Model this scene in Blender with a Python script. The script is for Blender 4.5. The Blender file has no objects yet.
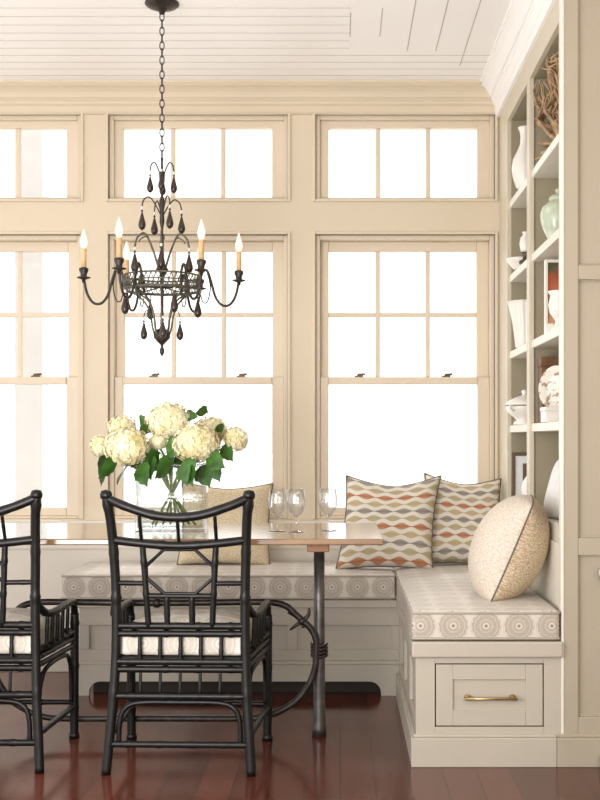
import bpy, bmesh, math, random
from mathutils import Vector, Matrix, Euler
PI = math.pi
F, VX, VY, CH = 1150.0, 340.0, 440.0, 1.12
def P(px, py, Y):
    return Vector(((px-VX)*Y/F, Y, CH-(py-VY)*Y/F))
scene = bpy.context.scene
COL = scene.collection
YW = 5.57          # inner face of the window wall
ZC = 2.83          # ceiling height
BX = 0.766         # front plane of the bookcase

# ------------------------------------------------------------------ materials
class NT:
    def __init__(s, name):
        s.m = bpy.data.materials.new(name); s.m.use_nodes = True
        s.t = s.m.node_tree; s.n = s.t.nodes; s.l = s.t.links
        s.b = s.n.get('Principled BSDF'); s.out = s.n.get('Material Output')
    def node(s, typ, **kw):
        n = s.n.new(typ)
        for k, v in kw.items(): setattr(n, k, v)
        return n
    def val(s, sock, v):
        if isinstance(v, bpy.types.NodeSocket): s.l.new(v, sock)
        else: sock.default_value = v
    def math(s, op, a, b=0.0, c=0.0):
        n = s.node('ShaderNodeMath', operation=op)
        s.val(n.inputs[0], a); s.val(n.inputs[1], b); s.val(n.inputs[2], c)
        return n.outputs[0]
    def mix(s, f, a, b, blend='MIX'):
        n = s.node('ShaderNodeMix', data_type='RGBA', blend_type=blend)
        s.val(n.inputs[0], f); s.val(n.inputs[6], a); s.val(n.inputs[7], b)
        return n.outputs[2]
    def ramp(s, f, stops, interp='LINEAR'):
        n = s.node('ShaderNodeValToRGB'); n.color_ramp.interpolation = interp
        e = n.color_ramp.elements
        while len(e) < len(stops): e.new(0.5)
        for el, (p, c) in zip(e, stops): el.position = p; el.color = c
        s.l.new(f, n.inputs[0]); return n.outputs[0]
    def noise(s, vec=None, scale=5, detail=3, rough=.5):
        n = s.node('ShaderNodeTexNoise'); n.inputs['Scale'].default_value = scale
        n.inputs['Detail'].default_value = detail; n.inputs['Roughness'].default_value = rough
        if vec is not None: s.l.new(vec, n.inputs['Vector'])
        return n.outputs[0]
    def coord(s, which='Object'):
        return s.node('ShaderNodeTexCoord').outputs[which]
    def sep(s, vec):
        n = s.node('ShaderNodeSeparateXYZ'); s.l.new(vec, n.inputs[0]); return n.outputs
    def mapping(s, vec, scale=(1,1,1), rot=(0,0,0)):
        n = s.node('ShaderNodeMapping'); s.l.new(vec, n.inputs[0])
        n.inputs['Scale'].default_value = scale; n.inputs['Rotation'].default_value = rot
        return n.outputs[0]
    def bump(s, h, strength=.2, dist=.002):
        n = s.node('ShaderNodeBump'); n.inputs['Strength'].default_value = strength
        n.inputs['Distance'].default_value = dist
        s.l.new(h, n.inputs['Height']); s.l.new(n.outputs[0], s.b.inputs['Normal'])
    def set(s, **kw):
        for k, v in kw.items(): s.val(s.b.inputs[k.replace('_', ' ')], v)
        return s
def c4(c): return (c[0], c[1], c[2], 1)

def mat_simple(name, col, rough=.5, metal=0.0, var=.06, nscale=12, spec=.5, bump=0.0, bscale=60):
    t = NT(name)
    n = t.noise(t.coord(), nscale)
    dark = tuple(v*(1-var) for v in col); light = tuple(min(1, v*(1+var)) for v in col)
    t.l.new(t.ramp(n, [(.3, c4(dark)), (.7, c4(light))]), t.b.inputs['Base Color'])
    t.set(Roughness=rough, Metallic=metal)
    t.b.inputs['Specular IOR Level'].default_value = spec
    if bump: t.bump(t.noise(t.coord(), bscale, 4), bump)
    return t.m

M = {}
M['wall'] = mat_simple('cream_wall_paint', (.665,.57,.435), .55, var=.02, nscale=2)
M['lower'] = mat_simple('lower_wall_lit_tone', (.70,.655,.58), .5, var=.02, nscale=3)  # wall colour lightened to carry the different light below the sills
M['sash'] = mat_simple('cream_sash_paint', (.70,.60,.465), .45, var=.02, nscale=3)
M['cab'] = mat_simple('cabinet_paint', (.52,.475,.40), .42, var=.02, nscale=3)  # greyer than the walls; the light low in the room is mixed in
M['white'] = mat_simple('ceiling_white_paint', (.90,.88,.86), .5, var=.015, nscale=2)
M['groove'] = mat_simple('ceiling_groove', (.52,.47,.42), .8)
M['faceframe'] = mat_simple('bookcase_face_paint', (.62,.56,.44), .4, var=.02)
M['shelf'] = mat_simple('shelf_paint', (.82,.785,.70), .4, var=.02)
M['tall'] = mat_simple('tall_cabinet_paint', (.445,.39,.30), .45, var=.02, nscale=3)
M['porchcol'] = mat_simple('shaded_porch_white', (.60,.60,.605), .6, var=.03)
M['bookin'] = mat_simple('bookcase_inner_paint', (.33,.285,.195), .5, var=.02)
M['gap'] = mat_simple('gap_shade', (.035,.028,.023), .8)  # near-black stands in for shade in the drawer reveal and toe recess
M['black'] = mat_simple('black_lacquered_bamboo', (.006,.0055,.0055), .36, var=.3, nscale=40, bump=.12, bscale=80, spec=.35)
M['iron'] = mat_simple('forged_iron', (.045,.038,.034), .42, .6, var=.4, nscale=30, bump=.5, bscale=70)
M['ironleg'] = mat_simple('worn_iron', (.13,.12,.115), .38, .75, var=.35, nscale=25, bump=.4, bscale=60)
M['bronze'] = mat_simple('aged_bronze', (.040,.032,.026), .42, .5, var=.4, nscale=40)
M['verdigris'] = mat_simple('aged_green_bronze', (.115,.105,.075), .5, .4, var=.5, nscale=60)
M['drop'] = mat_simple('dark_wood_drop', (.035,.020,.015), .25, var=.4, nscale=40)
M['bead'] = mat_simple('clear_bead', (.75,.72,.68), .15)
M['brass'] = mat_simple('brass', (.50,.37,.19), .28, 1.0, var=.1)
M['chrome'] = mat_simple('brushed_nickel', (.75,.74,.72), .2, 1.0, var=.05)
M['candle'] = mat_simple('candle_sleeve', (.62,.40,.20), .5, var=.2, nscale=30)
M['ceramic'] = mat_simple('white_ceramic', (.84,.81,.75), .22, var=.03)
M['linen'] = mat_simple('white_linen', (.80,.80,.80), .85, var=.06, nscale=30, bump=.3, bscale=300)
M['driftwood'] = mat_simple('brown_coral', (.38,.25,.14), .75, var=.4, nscale=30, bump=.5)
M['leaf'] = mat_simple('hydrangea_leaf', (.040,.115,.016), .38, var=.5, nscale=25)
M['stem'] = mat_simple('flower_stem', (.17,.22,.06), .5, var=.3)
M['redwood'] = mat_simple('brown_wood_box', (.17,.075,.035), .5, var=.35, nscale=20)
M['frame_b'] = mat_simple('brown_frame', (.13,.085,.05), .5, var=.3)
M['lock'] = mat_simple('dark_sash_lock', (.10,.075,.05), .4, .6)
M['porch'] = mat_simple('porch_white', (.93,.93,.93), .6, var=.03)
M['piping'] = mat_simple('dark_piping', (.16,.14,.12), .8)
M['creampipe'] = mat_simple('cream_piping', (.42,.38,.32), .8)

def mat_petal():
    t = NT('hydrangea_petal')
    n = t.noise(t.coord(), 14, 3)
    t.l.new(t.ramp(n, [(.3, (.66,.58,.27,1)), (.52, (.80,.74,.50,1)), (.75, (.88,.84,.68,1))]), t.b.inputs['Base Color'])
    t.set(Roughness=.6)
    t.b.inputs['Subsurface Weight'].default_value = .0
    return t.m
M['petal'] = mat_petal()

def mat_glass(name, tint=(1,1,1), refl=.06, rough=0.02, base=.03):
    t = NT(name); t.n.remove(t.b)
    tr = t.node('ShaderNodeBsdfTransparent'); tr.inputs[0].default_value = c4(tint)
    gl = t.node('ShaderNodeBsdfGlossy'); gl.inputs['Roughness'].default_value = rough
    fr = t.node('ShaderNodeLayerWeight'); fr.inputs[0].default_value = .5
    mx = t.node('ShaderNodeMixShader')
    k = t.math('ADD', base, t.math('MULTIPLY', t.math('POWER', fr.outputs['Facing'], 3.0), refl))
    t.l.new(k, mx.inputs[0])
    t.l.new(tr.outputs[0], mx.inputs[1]); t.l.new(gl.outputs[0], mx.inputs[2])
    t.l.new(mx.outputs[0], t.out.inputs[0])
    return t.m
M['pane'] = mat_glass('window_glass', (.98,.985,.985), .5)
M['glass'] = mat_glass('vase_glass', (.95,.965,.965), .7, .03, .05)
M['crystal'] = mat_glass('wine_glass_crystal', (.975,.978,.985), .85, .06, .10)
def mat_bulb():
    t = NT('bulb_glass'); t.n.remove(t.b)
    tr = t.node('ShaderNodeBsdfTransparent'); tr.inputs[0].default_value = (1,.97,.92,1)
    pb = t.node('ShaderNodeBsdfPrincipled'); pb.inputs['Base Color'].default_value = (.95,.9,.82,1)
    pb.inputs['Roughness'].default_value = .1
    pb.inputs['Emission Color'].default_value = (1,.86,.66,1); pb.inputs['Emission Strength'].default_value = .35
    mx = t.node('ShaderNodeMixShader'); mx.inputs[0].default_value = .6
    t.l.new(tr.outputs[0], mx.inputs[1]); t.l.new(pb.outputs[0], mx.inputs[2]); t.l.new(mx.outputs[0], t.out.inputs[0])
    return t.m
M['bulb'] = mat_bulb()

def mat_floor():
    t = NT('mahogany_floor'); co = t.coord()
    mp = t.mapping(co, (1,1,1), (0,0,PI/2))
    br = t.node('ShaderNodeTexBrick'); t.l.new(mp, br.inputs['Vector'])
    br.offset = .37; br.squash = 1
    for k, v in (('Scale',1),('Mortar Size',.0016),('Brick Width',1.5),('Row Height',.115),('Bias',0.0)): br.inputs[k].default_value = v
    br.inputs['Color1'].default_value = (.15,.044,.026,1); br.inputs['Color2'].default_value = (.09,.025,.015,1)
    br.inputs['Mortar'].default_value = (.012,.005,.004,1)
    g = t.noise(t.mapping(co, (28,1.6,1)), 2.2, 6, .6)
    grain = t.ramp(g, [(.3, (.72,.68,.68,1)), (.7, (1.12,1.1,1.1,1))])
    col = t.mix(1.0, br.outputs['Color'], grain, 'MULTIPLY')
    t.l.new(col, t.b.inputs['Base Color'])
    r = t.ramp(t.noise(co, 3.5, 4), [(.3, (.10,)*3+(1,)), (.75, (.22,)*3+(1,))])
    t.l.new(r, t.b.inputs['Roughness'])
    h = t.math('ADD', t.math('MULTIPLY', br.outputs['Fac'], -1.0), t.math('MULTIPLY', t.noise(co, 5, 2), .5))
    t.bump(h, .35, .0015)
    return t.m
M['floor'] = mat_floor()

def mat_wood(name, c1, c2, rough, sx=2, sy=30):
    t = NT(name); co = t.coord()
    g = t.noise(t.mapping(co, (sx, sy, sy)), 1.5, 6, .6)
    t.l.new(t.ramp(g, [(.3, c4(c1)), (.7, c4(c2))]), t.b.inputs['Base Color'])
    t.set(Roughness=rough); t.bump(g, .05, .001); t.set(Coat_Weight=1.0, Coat_Roughness=.15) if rough < .2 else None
    return t.m
M['tabletop'] = mat_wood('oiled_table_wood', (.18,.092,.038), (.31,.175,.082), .19)
M['tableblock'] = mat_wood('table_block_wood', (.24,.11,.045), (.40,.20,.09), .4)

def mat_medallion(name, base, grey, dark, s=.1125, soft=0.0):
    t = NT(name); uv = t.coord('UV'); x, y, _ = t.sep(uv)
    du = t.math('SUBTRACT', t.math('FRACT', t.math('ADD', t.math('DIVIDE', x, s), .5)), .5)
    dv = t.math('SUBTRACT', t.math('FRACT', t.math('ADD', t.math('DIVIDE', y, s), .5)), .5)
    d = t.math('SQRT', t.math('ADD', t.math('MULTIPLY', du, du), t.math('MULTIPLY', dv, dv)))
    th = t.math('ARCTAN2', dv, du)
    w = t.math('MULTIPLY', t.math('SINE', t.math('MULTIPLY', th, 14.0)), .012)
    dd = t.math('ADD', d, w)
    B, G, D = c4(base), c4(grey), c4(dark)
    L = c4(tuple(.5*(a+b) for a, b in zip(base, grey)))
    col = t.ramp(dd, [(0,D), (.045,B), (.10,G), (.17,L), (.21,G), (.33,L), (.36,G), (.43,B), (.455,L), (.48,B)], 'CONSTANT')
    nz = t.noise(t.coord(), 90, 3)
    col = t.mix(.25, col, t.ramp(nz, [(.3, c4(tuple(.8*v for v in base))), (.7, B)]))
    t.l.new(col, t.b.inputs['Base Color']); t.set(Roughness=.85); t.b.inputs['Specular IOR Level'].default_value = .25
    t.bump(t.noise(t.coord(), 350, 2), .25, .001)
    return t.m
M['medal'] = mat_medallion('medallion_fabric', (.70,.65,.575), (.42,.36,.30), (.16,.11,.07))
M['medalglare'] = mat_medallion('medallion_fabric_top_glare', (.72,.68,.63), (.60,.56,.52), (.45,.40,.36))  # glare on the cushion tops put into the colour: paler, fainter print
M['seatfab'] = mat_medallion('chair_seat_fabric', (.84,.80,.73), (.60,.54,.46), (.45,.38,.30), .13)

def mat_ikat(name, rows=11.0, waves=4.6, ph=0.0):
    t = NT(name); uv = t.coord('UV'); x, y, _ = t.sep(uv)
    nz = t.math('MULTIPLY', t.math('SUBTRACT', t.noise(t.mapping(uv, (4,22,1)), 3, 3), .5), .10)
    yr = t.math('ADD', t.math('MULTIPLY', y, rows), ph)
    row = t.math('FLOOR', yr); fy = t.math('SUBTRACT', t.math('FRACT', yr), .5)
    par = t.math('MODULO', row, 2.0)
    a = t.math('ADD', t.math('MULTIPLY', x, waves*2*PI), t.math('MULTIPLY', par, PI))
    h = t.math('ADD', .235, t.math('MULTIPLY', t.math('COSINE', a), .19))
    df = t.math('SUBTRACT', t.math('ADD', h, nz), t.math('ABSOLUTE', fy))
    mask = t.ramp(t.math('ADD', t.math('MULTIPLY', df, 9.0), .5), [(.3,(0,0,0,1)), (.7,(1,1,1,1))])
    k = t.math('DIVIDE', t.math('MODULO', t.math('ADD', row, .5), 4.0), 4.0)
    colr = t.ramp(k, [(0,(.44,.165,.075,1)), (.25,(.44,.37,.23,1)), (.5,(.25,.23,.215,1)), (.75,(.50,.40,.22,1))], 'CONSTANT')
    colr = t.mix(t.math('MULTIPLY', t.math('ABSOLUTE', fy), 1.3), colr, (.62,.50,.36,1))
    base = (.74,.69,.61,1)
    col = t.mix(mask, base, colr)
    t.l.new(col, t.b.inputs['Base Color']); t.set(Roughness=.9); t.b.inputs['Specular IOR Level'].default_value = .2
    t.bump(t.noise(t.coord(), 300, 2), .3, .001)
    return t.m
M['ikat'] = mat_ikat('ikat_fabric'); M['ikat2'] = mat_ikat('ikat_fabric_second', 11.0, 4.4, 1.3)

def mat_scroll(name, base, ink, ink2, sc=26):
    t = NT(name); uv = t.coord('UV')
    vor = t.node('ShaderNodeTexVoronoi', feature='DISTANCE_TO_EDGE'); vor.inputs['Scale'].default_value = sc
    wv = t.noise(uv, 9, 3)
    mv = t.node('ShaderNodeVectorMath', operation='ADD'); t.l.new(t.mapping(uv, (1,1.5,1)), mv.inputs[0])
    sm = t.node('ShaderNodeVectorMath', operation='SCALE'); t.l.new(t.node('ShaderNodeTexNoise').outputs[1], sm.inputs[0]); sm.inputs['Scale'].default_value = .05
    t.l.new(sm.outputs[0], mv.inputs[1]); t.l.new(mv.outputs[0], vor.inputs['Vector'])
    m1 = t.ramp(vor.outputs['Distance'], [(.06,(1,1,1,1)), (.13,(0,0,0,1))])
    n2 = t.noise(uv, 55, 4, .7)
    m2 = t.ramp(n2, [(.5,(0,0,0,1)), (.58,(1,1,1,1))])
    col = t.mix(t.math('MULTIPLY', m1, .6), c4(base), c4(ink)); col = t.mix(t.math('MULTIPLY', m2, .65), col, c4(ink2))
    t.l.new(col, t.b.inputs['Base Color']); t.set(Roughness=.9); t.b.inputs['Specular IOR Level'].default_value = .2
    t.bump(n2, .2, .001)
    return t.m
M['scroll'] = mat_scroll('script_print_fabric', (.72,.63,.48), (.33,.22,.12), (.50,.27,.11), 45)
M['scrollL'] = mat_scroll('script_print_fabric_pale', (.74,.68,.60), (.54,.46,.38), (.60,.46,.33), 45)
M['gold'] = mat_scroll('golden_print_fabric', (.74,.65,.48), (.50,.38,.24), (.58,.45,.28), 30)

def mat_jar():
    t = NT('celadon_glaze'); co = t.coord()
    vor = t.node('ShaderNodeTexVoronoi'); vor.inputs['Scale'].default_value = 28; t.l.new(co, vor.inputs['Vector'])
    t.l.new(t.ramp(vor.outputs['Distance'], [(.1,(.62,.67,.54,1)), (.6,(.46,.53,.40,1))]), t.b.inputs['Base Color'])
    t.set(Roughness=.2); t.bump(vor.outputs['Distance'], .2, .002)
    return t.m
M['celadon'] = mat_jar()
def mat_picture():
    t = NT('orange_still_life_print'); co = t.coord()
    z = t.sep(co)[2]
    n = t.math('ADD', t.math('MULTIPLY', z, 2.9), t.math('MULTIPLY', t.noise(co, 14, 3), .35))
    t.l.new(t.ramp(n, [(.1,(.72,.50,.33,1)), (.5,(.60,.22,.10,1)), (.85,(.42,.09,.04,1)), (1.0,(.07,.10,.05,1))]), t.b.inputs['Base Color'])
    t.set(Roughness=.4)
    return t.m
M['picture'] = mat_picture()
def mat_platter():
    t = NT('brown_transfer_platter'); co = t.coord()
    n = t.noise(co, 45, 3); m = t.ramp(n, [(.54,(.85,.81,.74,1)), (.62,(.40,.29,.20,1))])
    t.l.new(m, t.b.inputs['Base Color']); t.set(Roughness=.2)
    return t.m
M['platter'] = mat_platter()
M['water'] = mat_glass('vase_water', (.97,.985,.975), .3)

# ------------------------------------------------------------------ geometry helpers
def box(bm, x0, x1, y0, y1, z0, z1, mi=0):
    if x0 > x1: x0, x1 = x1, x0
    if y0 > y1: y0, y1 = y1, y0
    if z0 > z1: z0, z1 = z1, z0
    v = [bm.verts.new(p) for p in ((x0,y0,z0),(x1,y0,z0),(x1,y1,z0),(x0,y1,z0),(x0,y0,z1),(x1,y0,z1),(x1,y1,z1),(x0,y1,z1))]
    for f in ((0,3,2,1),(4,5,6,7),(0,1,5,4),(1,2,6,5),(2,3,7,6),(3,0,4,7)):
        bm.faces.new([v[i] for i in f]).material_index = mi
def spline(pts, n=8, closed=False):
    pts = [Vector(p) for p in pts]; out = []
    m = len(pts); rng = m if closed else m-1
    for i in range(rng):
        if closed: p0, p1, p2, p3 = (pts[(i+k-1) % m] for k in range(4))
        else: p0, p1, p2, p3 = pts[max(i-1,0)], pts[i], pts[i+1], pts[min(i+2,m-1)]
        for k in range(n):
            t = k/n
            out.append(.5*((2*p1)+(p2-p0)*t+(2*p0-5*p1+4*p2-p3)*t*t+(3*p1-p0-3*p2+p3)*t**3))
    if not closed: out.append(pts[-1])
    return out
def tube(bm, pts, r, seg=10, closed=False, mi=0):
    pts = [Vector(p) for p in pts]; n = len(pts)
    rs = r if isinstance(r, (list, tuple)) else [r]*n
    tan = []
    for i in range(n):
        a = pts[(i-1) % n] if (closed or i > 0) else pts[i]
        b = pts[(i+1) % n] if (closed or i < n-1) else pts[i]
        tan.append((b-a).normalized())
    up = Vector((0,0,1)) if abs(tan[0].z) < .9 else Vector((1,0,0))
    nrm = (up-tan[0]*up.dot(tan[0])).normalized(); rings = []
    for i in range(n):
        nrm = nrm-tan[i]*nrm.dot(tan[i])
        nrm = nrm.normalized() if nrm.length > 1e-6 else tan[i].orthogonal().normalized()
        bn = tan[i].cross(nrm)
        rings.append([bm.verts.new(pts[i]+(nrm*math.cos(2*PI*k/seg)+bn*math.sin(2*PI*k/seg))*rs[i]) for k in range(seg)])
    for i in range(n if closed else n-1):
        A, B = rings[i], rings[(i+1) % n]
        for k in range(seg):
            f = bm.faces.new((A[k], A[(k+1) % seg], B[(k+1) % seg], B[k])); f.smooth = True; f.material_index = mi
    if not closed:
        bm.faces.new(rings[0][::-1]).material_index = mi; bm.faces.new(rings[-1]).material_index = mi
def bamboo(bm, pts, r, step=.11, seg=10, ph=.05):
    pts = [Vector(p) for p in pts]; out = []; rad = []; acc = ph
    L = 0
    for i in range(len(pts)-1):
        a, b = pts[i], pts[i+1]; d = (b-a).length; k = max(1, int(d/.012))
        for j in range(k):
            out.append(a.lerp(b, j/k)); s = L+d*j/k
            u = ((s+ph) % step); u = min(u, step-u)
            rad.append(r*(1+.20*math.exp(-(u/.0055)**2)))
        L += d
    out.append(pts[-1]); rad.append(r)
    tube(bm, out, rad, seg)
def lathe(bm, prof, c=(0,0,0), seg=24, mi=0, flute=0, famp=0):
    c = Vector(c); rings = []
    for r, z in prof:
        if r < 1e-5: rings.append([bm.verts.new(c+Vector((0,0,z)))])
        else:
            rings.append([bm.verts.new(c+Vector((r*(1+famp*math.cos(flute*2*PI*k/seg))*math.cos(2*PI*k/seg), r*(1+famp*math.cos(flute*2*PI*k/seg))*math.sin(2*PI*k/seg), z))) for k in range(seg)])
    for A, B in zip(rings, rings[1:]):
        for k in range(seg):
            if len(A) == 1 and len(B) == 1: continue
            if len(A) == 1: f = bm.faces.new((A[0], B[(k+1) % seg], B[k]))
            elif len(B) == 1: f = bm.faces.new((A[k], A[(k+1) % seg], B[0]))
            else: f = bm.faces.new((A[k], A[(k+1) % seg], B[(k+1) % seg], B[k]))
            f.smooth = True; f.material_index = mi
def prism(bm, prof, axis, a, b, mi=0):
    """extrude a closed 2-D profile; axis 'x': prof=(y,z); 'y': prof=(x,z)"""
    def pt(p, t): return (t, p[0], p[1]) if axis == 'x' else ((p[0], t, p[1]) if axis == 'y' else (p[0], p[1], t))
    A = [bm.verts.new(pt(p, a)) for p in prof]; B = [bm.verts.new(pt(p, b)) for p in prof]
    n = len(prof)
    for k in range(n): bm.faces.new((A[k], A[(k+1) % n], B[(k+1) % n], B[k])).material_index = mi
    bm.faces.new(A[::-1]).material_index = mi; bm.faces.new(B).material_index = mi
def NB(): return bmesh.new()
def obj(name, bm, mat, parent=None, smooth=False, bev=0.0, world=True, label=None, off=None):
    """links a bmesh as one mesh object; world=True: vertices are in room space"""
    if parent is not None and world:
        bmesh.ops.translate(bm, verts=bm.verts, vec=-parent.location)
    if off is not None: bmesh.ops.translate(bm, verts=bm.verts, vec=-Vector(off))
    bmesh.ops.recalc_face_normals(bm, faces=bm.faces)
    me = bpy.data.meshes.new(name); bm.to_mesh(me); bm.free()
    for m in (mat if isinstance(mat, (list, tuple)) else [mat]): me.materials.append(m)
    if smooth:
        for p in me.polygons: p.use_smooth = True
    o = bpy.data.objects.new(name, me); COL.objects.link(o)
    if off is not None: o.location = off
    if parent is not None: o.parent = parent
    if bev:
        b = o.modifiers.new('bevel', 'BEVEL'); b.width = bev; b.segments = 2; b.limit_method = 'ANGLE'
    if label: o['label'] = label
    return o
def thing(name, label, cat, loc=(0,0,0), rot=(0,0,0), group=None):
    o = bpy.data.objects.new(name, None); COL.objects.link(o)
    o.location = loc; o.rotation_euler = rot; o.empty_display_size = .05
    o['label'] = label; o['category'] = cat
    if group: o['group'] = group
    return o
def tag(o, label, cat, group=None):
    o['label'] = label; o['category'] = cat
    if group: o['group'] = group
    return o
def struct(o, label=None, cat=None):
    o['kind'] = 'structure'
    if label: o['label'] = label
    if cat: o['category'] = cat
    return o
def dup(root, loc, rotz=None, label=None, group=None):
    r = root.copy(); COL.objects.link(r); r.location = loc
    if rotz is not None: r.rotation_euler[2] = rotz
    if label: r['label'] = label
    if group: r['group'] = group
    for ch in list(root.children):
        c = ch.copy(); COL.objects.link(c); c.parent = r
        for g in list(ch.children):
            d = g.copy(); COL.objects.link(d); d.parent = c
    return r
def copypart(o, parent, mtx):
    c = o.copy(); COL.objects.link(c); c.parent = parent; c.matrix_local = mtx
    return c
def uv_box(bm):
    lay = bm.loops.layers.uv.verify(); bm.normal_update()
    for f in bm.faces:
        n = f.normal; ax = max(range(3), key=lambda i: abs(n[i]))
        for l in f.loops:
            p = l.vert.co
            l[lay].uv = ((p.x,p.y) if ax == 2 else ((p.x,p.z) if ax == 1 else (p.y,p.z)))

# ------------------------------------------------------------------ room shell
XL = -3.4; XR = 1.56
bm = NB(); box(bm, XL, XR, -.6, YW+.12, -.06, 0)
struct(obj('floor', bm, M['floor']), 'dark red mahogany plank floor', 'floor')
# ceiling: boards with grooves
bm = NB(); box(bm, XL, XR, .2, YW+.12, ZC, ZC+.06)
g = .0016
y = 2.4
XS = .042
while y < YW-.05:
    box(bm, XL, (.69 if y > 5.06 else XS), y-g, y+g, ZC-.0012, ZC+.001, 1); y += .0935
for k, (ya, yb) in enumerate([(4.6,4.87),(4.55,4.87),(2.4,5.05),(2.4,5.05),(2.4,5.25),(2.4,5.45)]):
    x = XS+.0005+.1262*k
    box(bm, x-.0022, x+.0022, ya, yb, ZC-.0014, ZC+.001, 1)
struct(obj('ceiling', bm, [M['white'], M['groove']]), 'white tongue and groove board ceiling', 'ceiling')

# window openings on the wall plane
def wx(px): return (px-VX)*YW/F
def wz(py): return CH-(py-VY)*YW/F
PITCH = 207
OFFS = [0, -PITCH, -2*PITCH, -3*PITCH]
zT1, zT0 = wz(114), wz(199); zL1, zL0 = wz(234.5), wz(519)
bm = NB()
T = .14
edges = []
for o in OFFS: edges.append((wx(315.5+o), wx(495+o)))
edges.sort()
xs = [XL]+[v for e in edges for v in e]+[XR]
for i in range(0, len(xs), 2):
    box(bm, xs[i], xs[i+1], YW, YW+T, 0, ZC)
for a, b in edges:
    box(bm, a, b, YW, YW+T, 0, zL0); box(bm, a, b, YW, YW+T, zL1, zT0); box(bm, a, b, YW, YW+T, zT1, ZC)
bmesh.ops.remove_doubles(bm, verts=bm.verts, dist=1e-5)
struct(obj('wall_back', bm, M['wall']), 'cream painted window wall with flat piers', 'wall')
bm = NB(); box(bm, XR, XR+.1, -.6, YW+.12, 0, ZC)
struct(obj('wall_right', bm, M['wall']), 'cream painted right hand wall', 'wall')
# wainscot below the sills
bm = NB()
box(bm, XL, BX, YW-.012, YW, wz(549), wz(546)); box(bm, XL, BX, YW-.05, YW, zL0-.035, zL0-.005)
box(bm, XL, BX, YW-.02, YW, zL0-.06, zL0-.035)
box(bm, XL, BX, YW-.006, YW, 0, zL0-.06)
struct(obj('trim_1', bm, M['lower'], bev=.003), 'cream window stool running below the sashes', 'trim')
bm = NB(); box(bm, XL, -1.15, YW-.018, YW, 0, .11); box(bm, XL, -1.15, YW-.012, YW, .11, .125)
struct(obj('baseboard_back', bm, M['cab'], bev=.003), 'cream baseboard left of the window bench', 'baseboard')

def crown_prof(s):  # (offset from wall, z)
    return [(0,ZC), (s*.105,ZC), (s*.105,ZC-.012), (s*.098,ZC-.012), (s*.098,ZC-.020), (s*.088,ZC-.024), (s*.076,ZC-.030), (s*.062,ZC-.042), (s*.054,ZC-.056), (s*.050,ZC-.066), (s*.042,ZC-.066), (s*.042,ZC-.074), (s*.034,ZC-.08),
            (s*.032,ZC-.09), (s*.02,ZC-.10), (s*.02,ZC-.125), (s*.012,ZC-.133), (0,ZC-.135)]
bm = NB(); prism(bm, [(YW-a, z) for a, z in crown_prof(1)], 'x', XL, BX)
struct(obj('trim_2', bm, M['wall']), 'cream crown moulding above the windows', 'trim')
bm = NB(); prism(bm, [(BX-a*.95, z) for a, z in crown_prof(1)], 'y', 3.9, YW)
box(bm, BX-.012, BX+.02, 3.97, YW, ZC-.15, ZC-.13)
struct(obj('trim_3', bm, M['white']), 'white crown moulding above the bookcase', 'trim')

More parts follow.
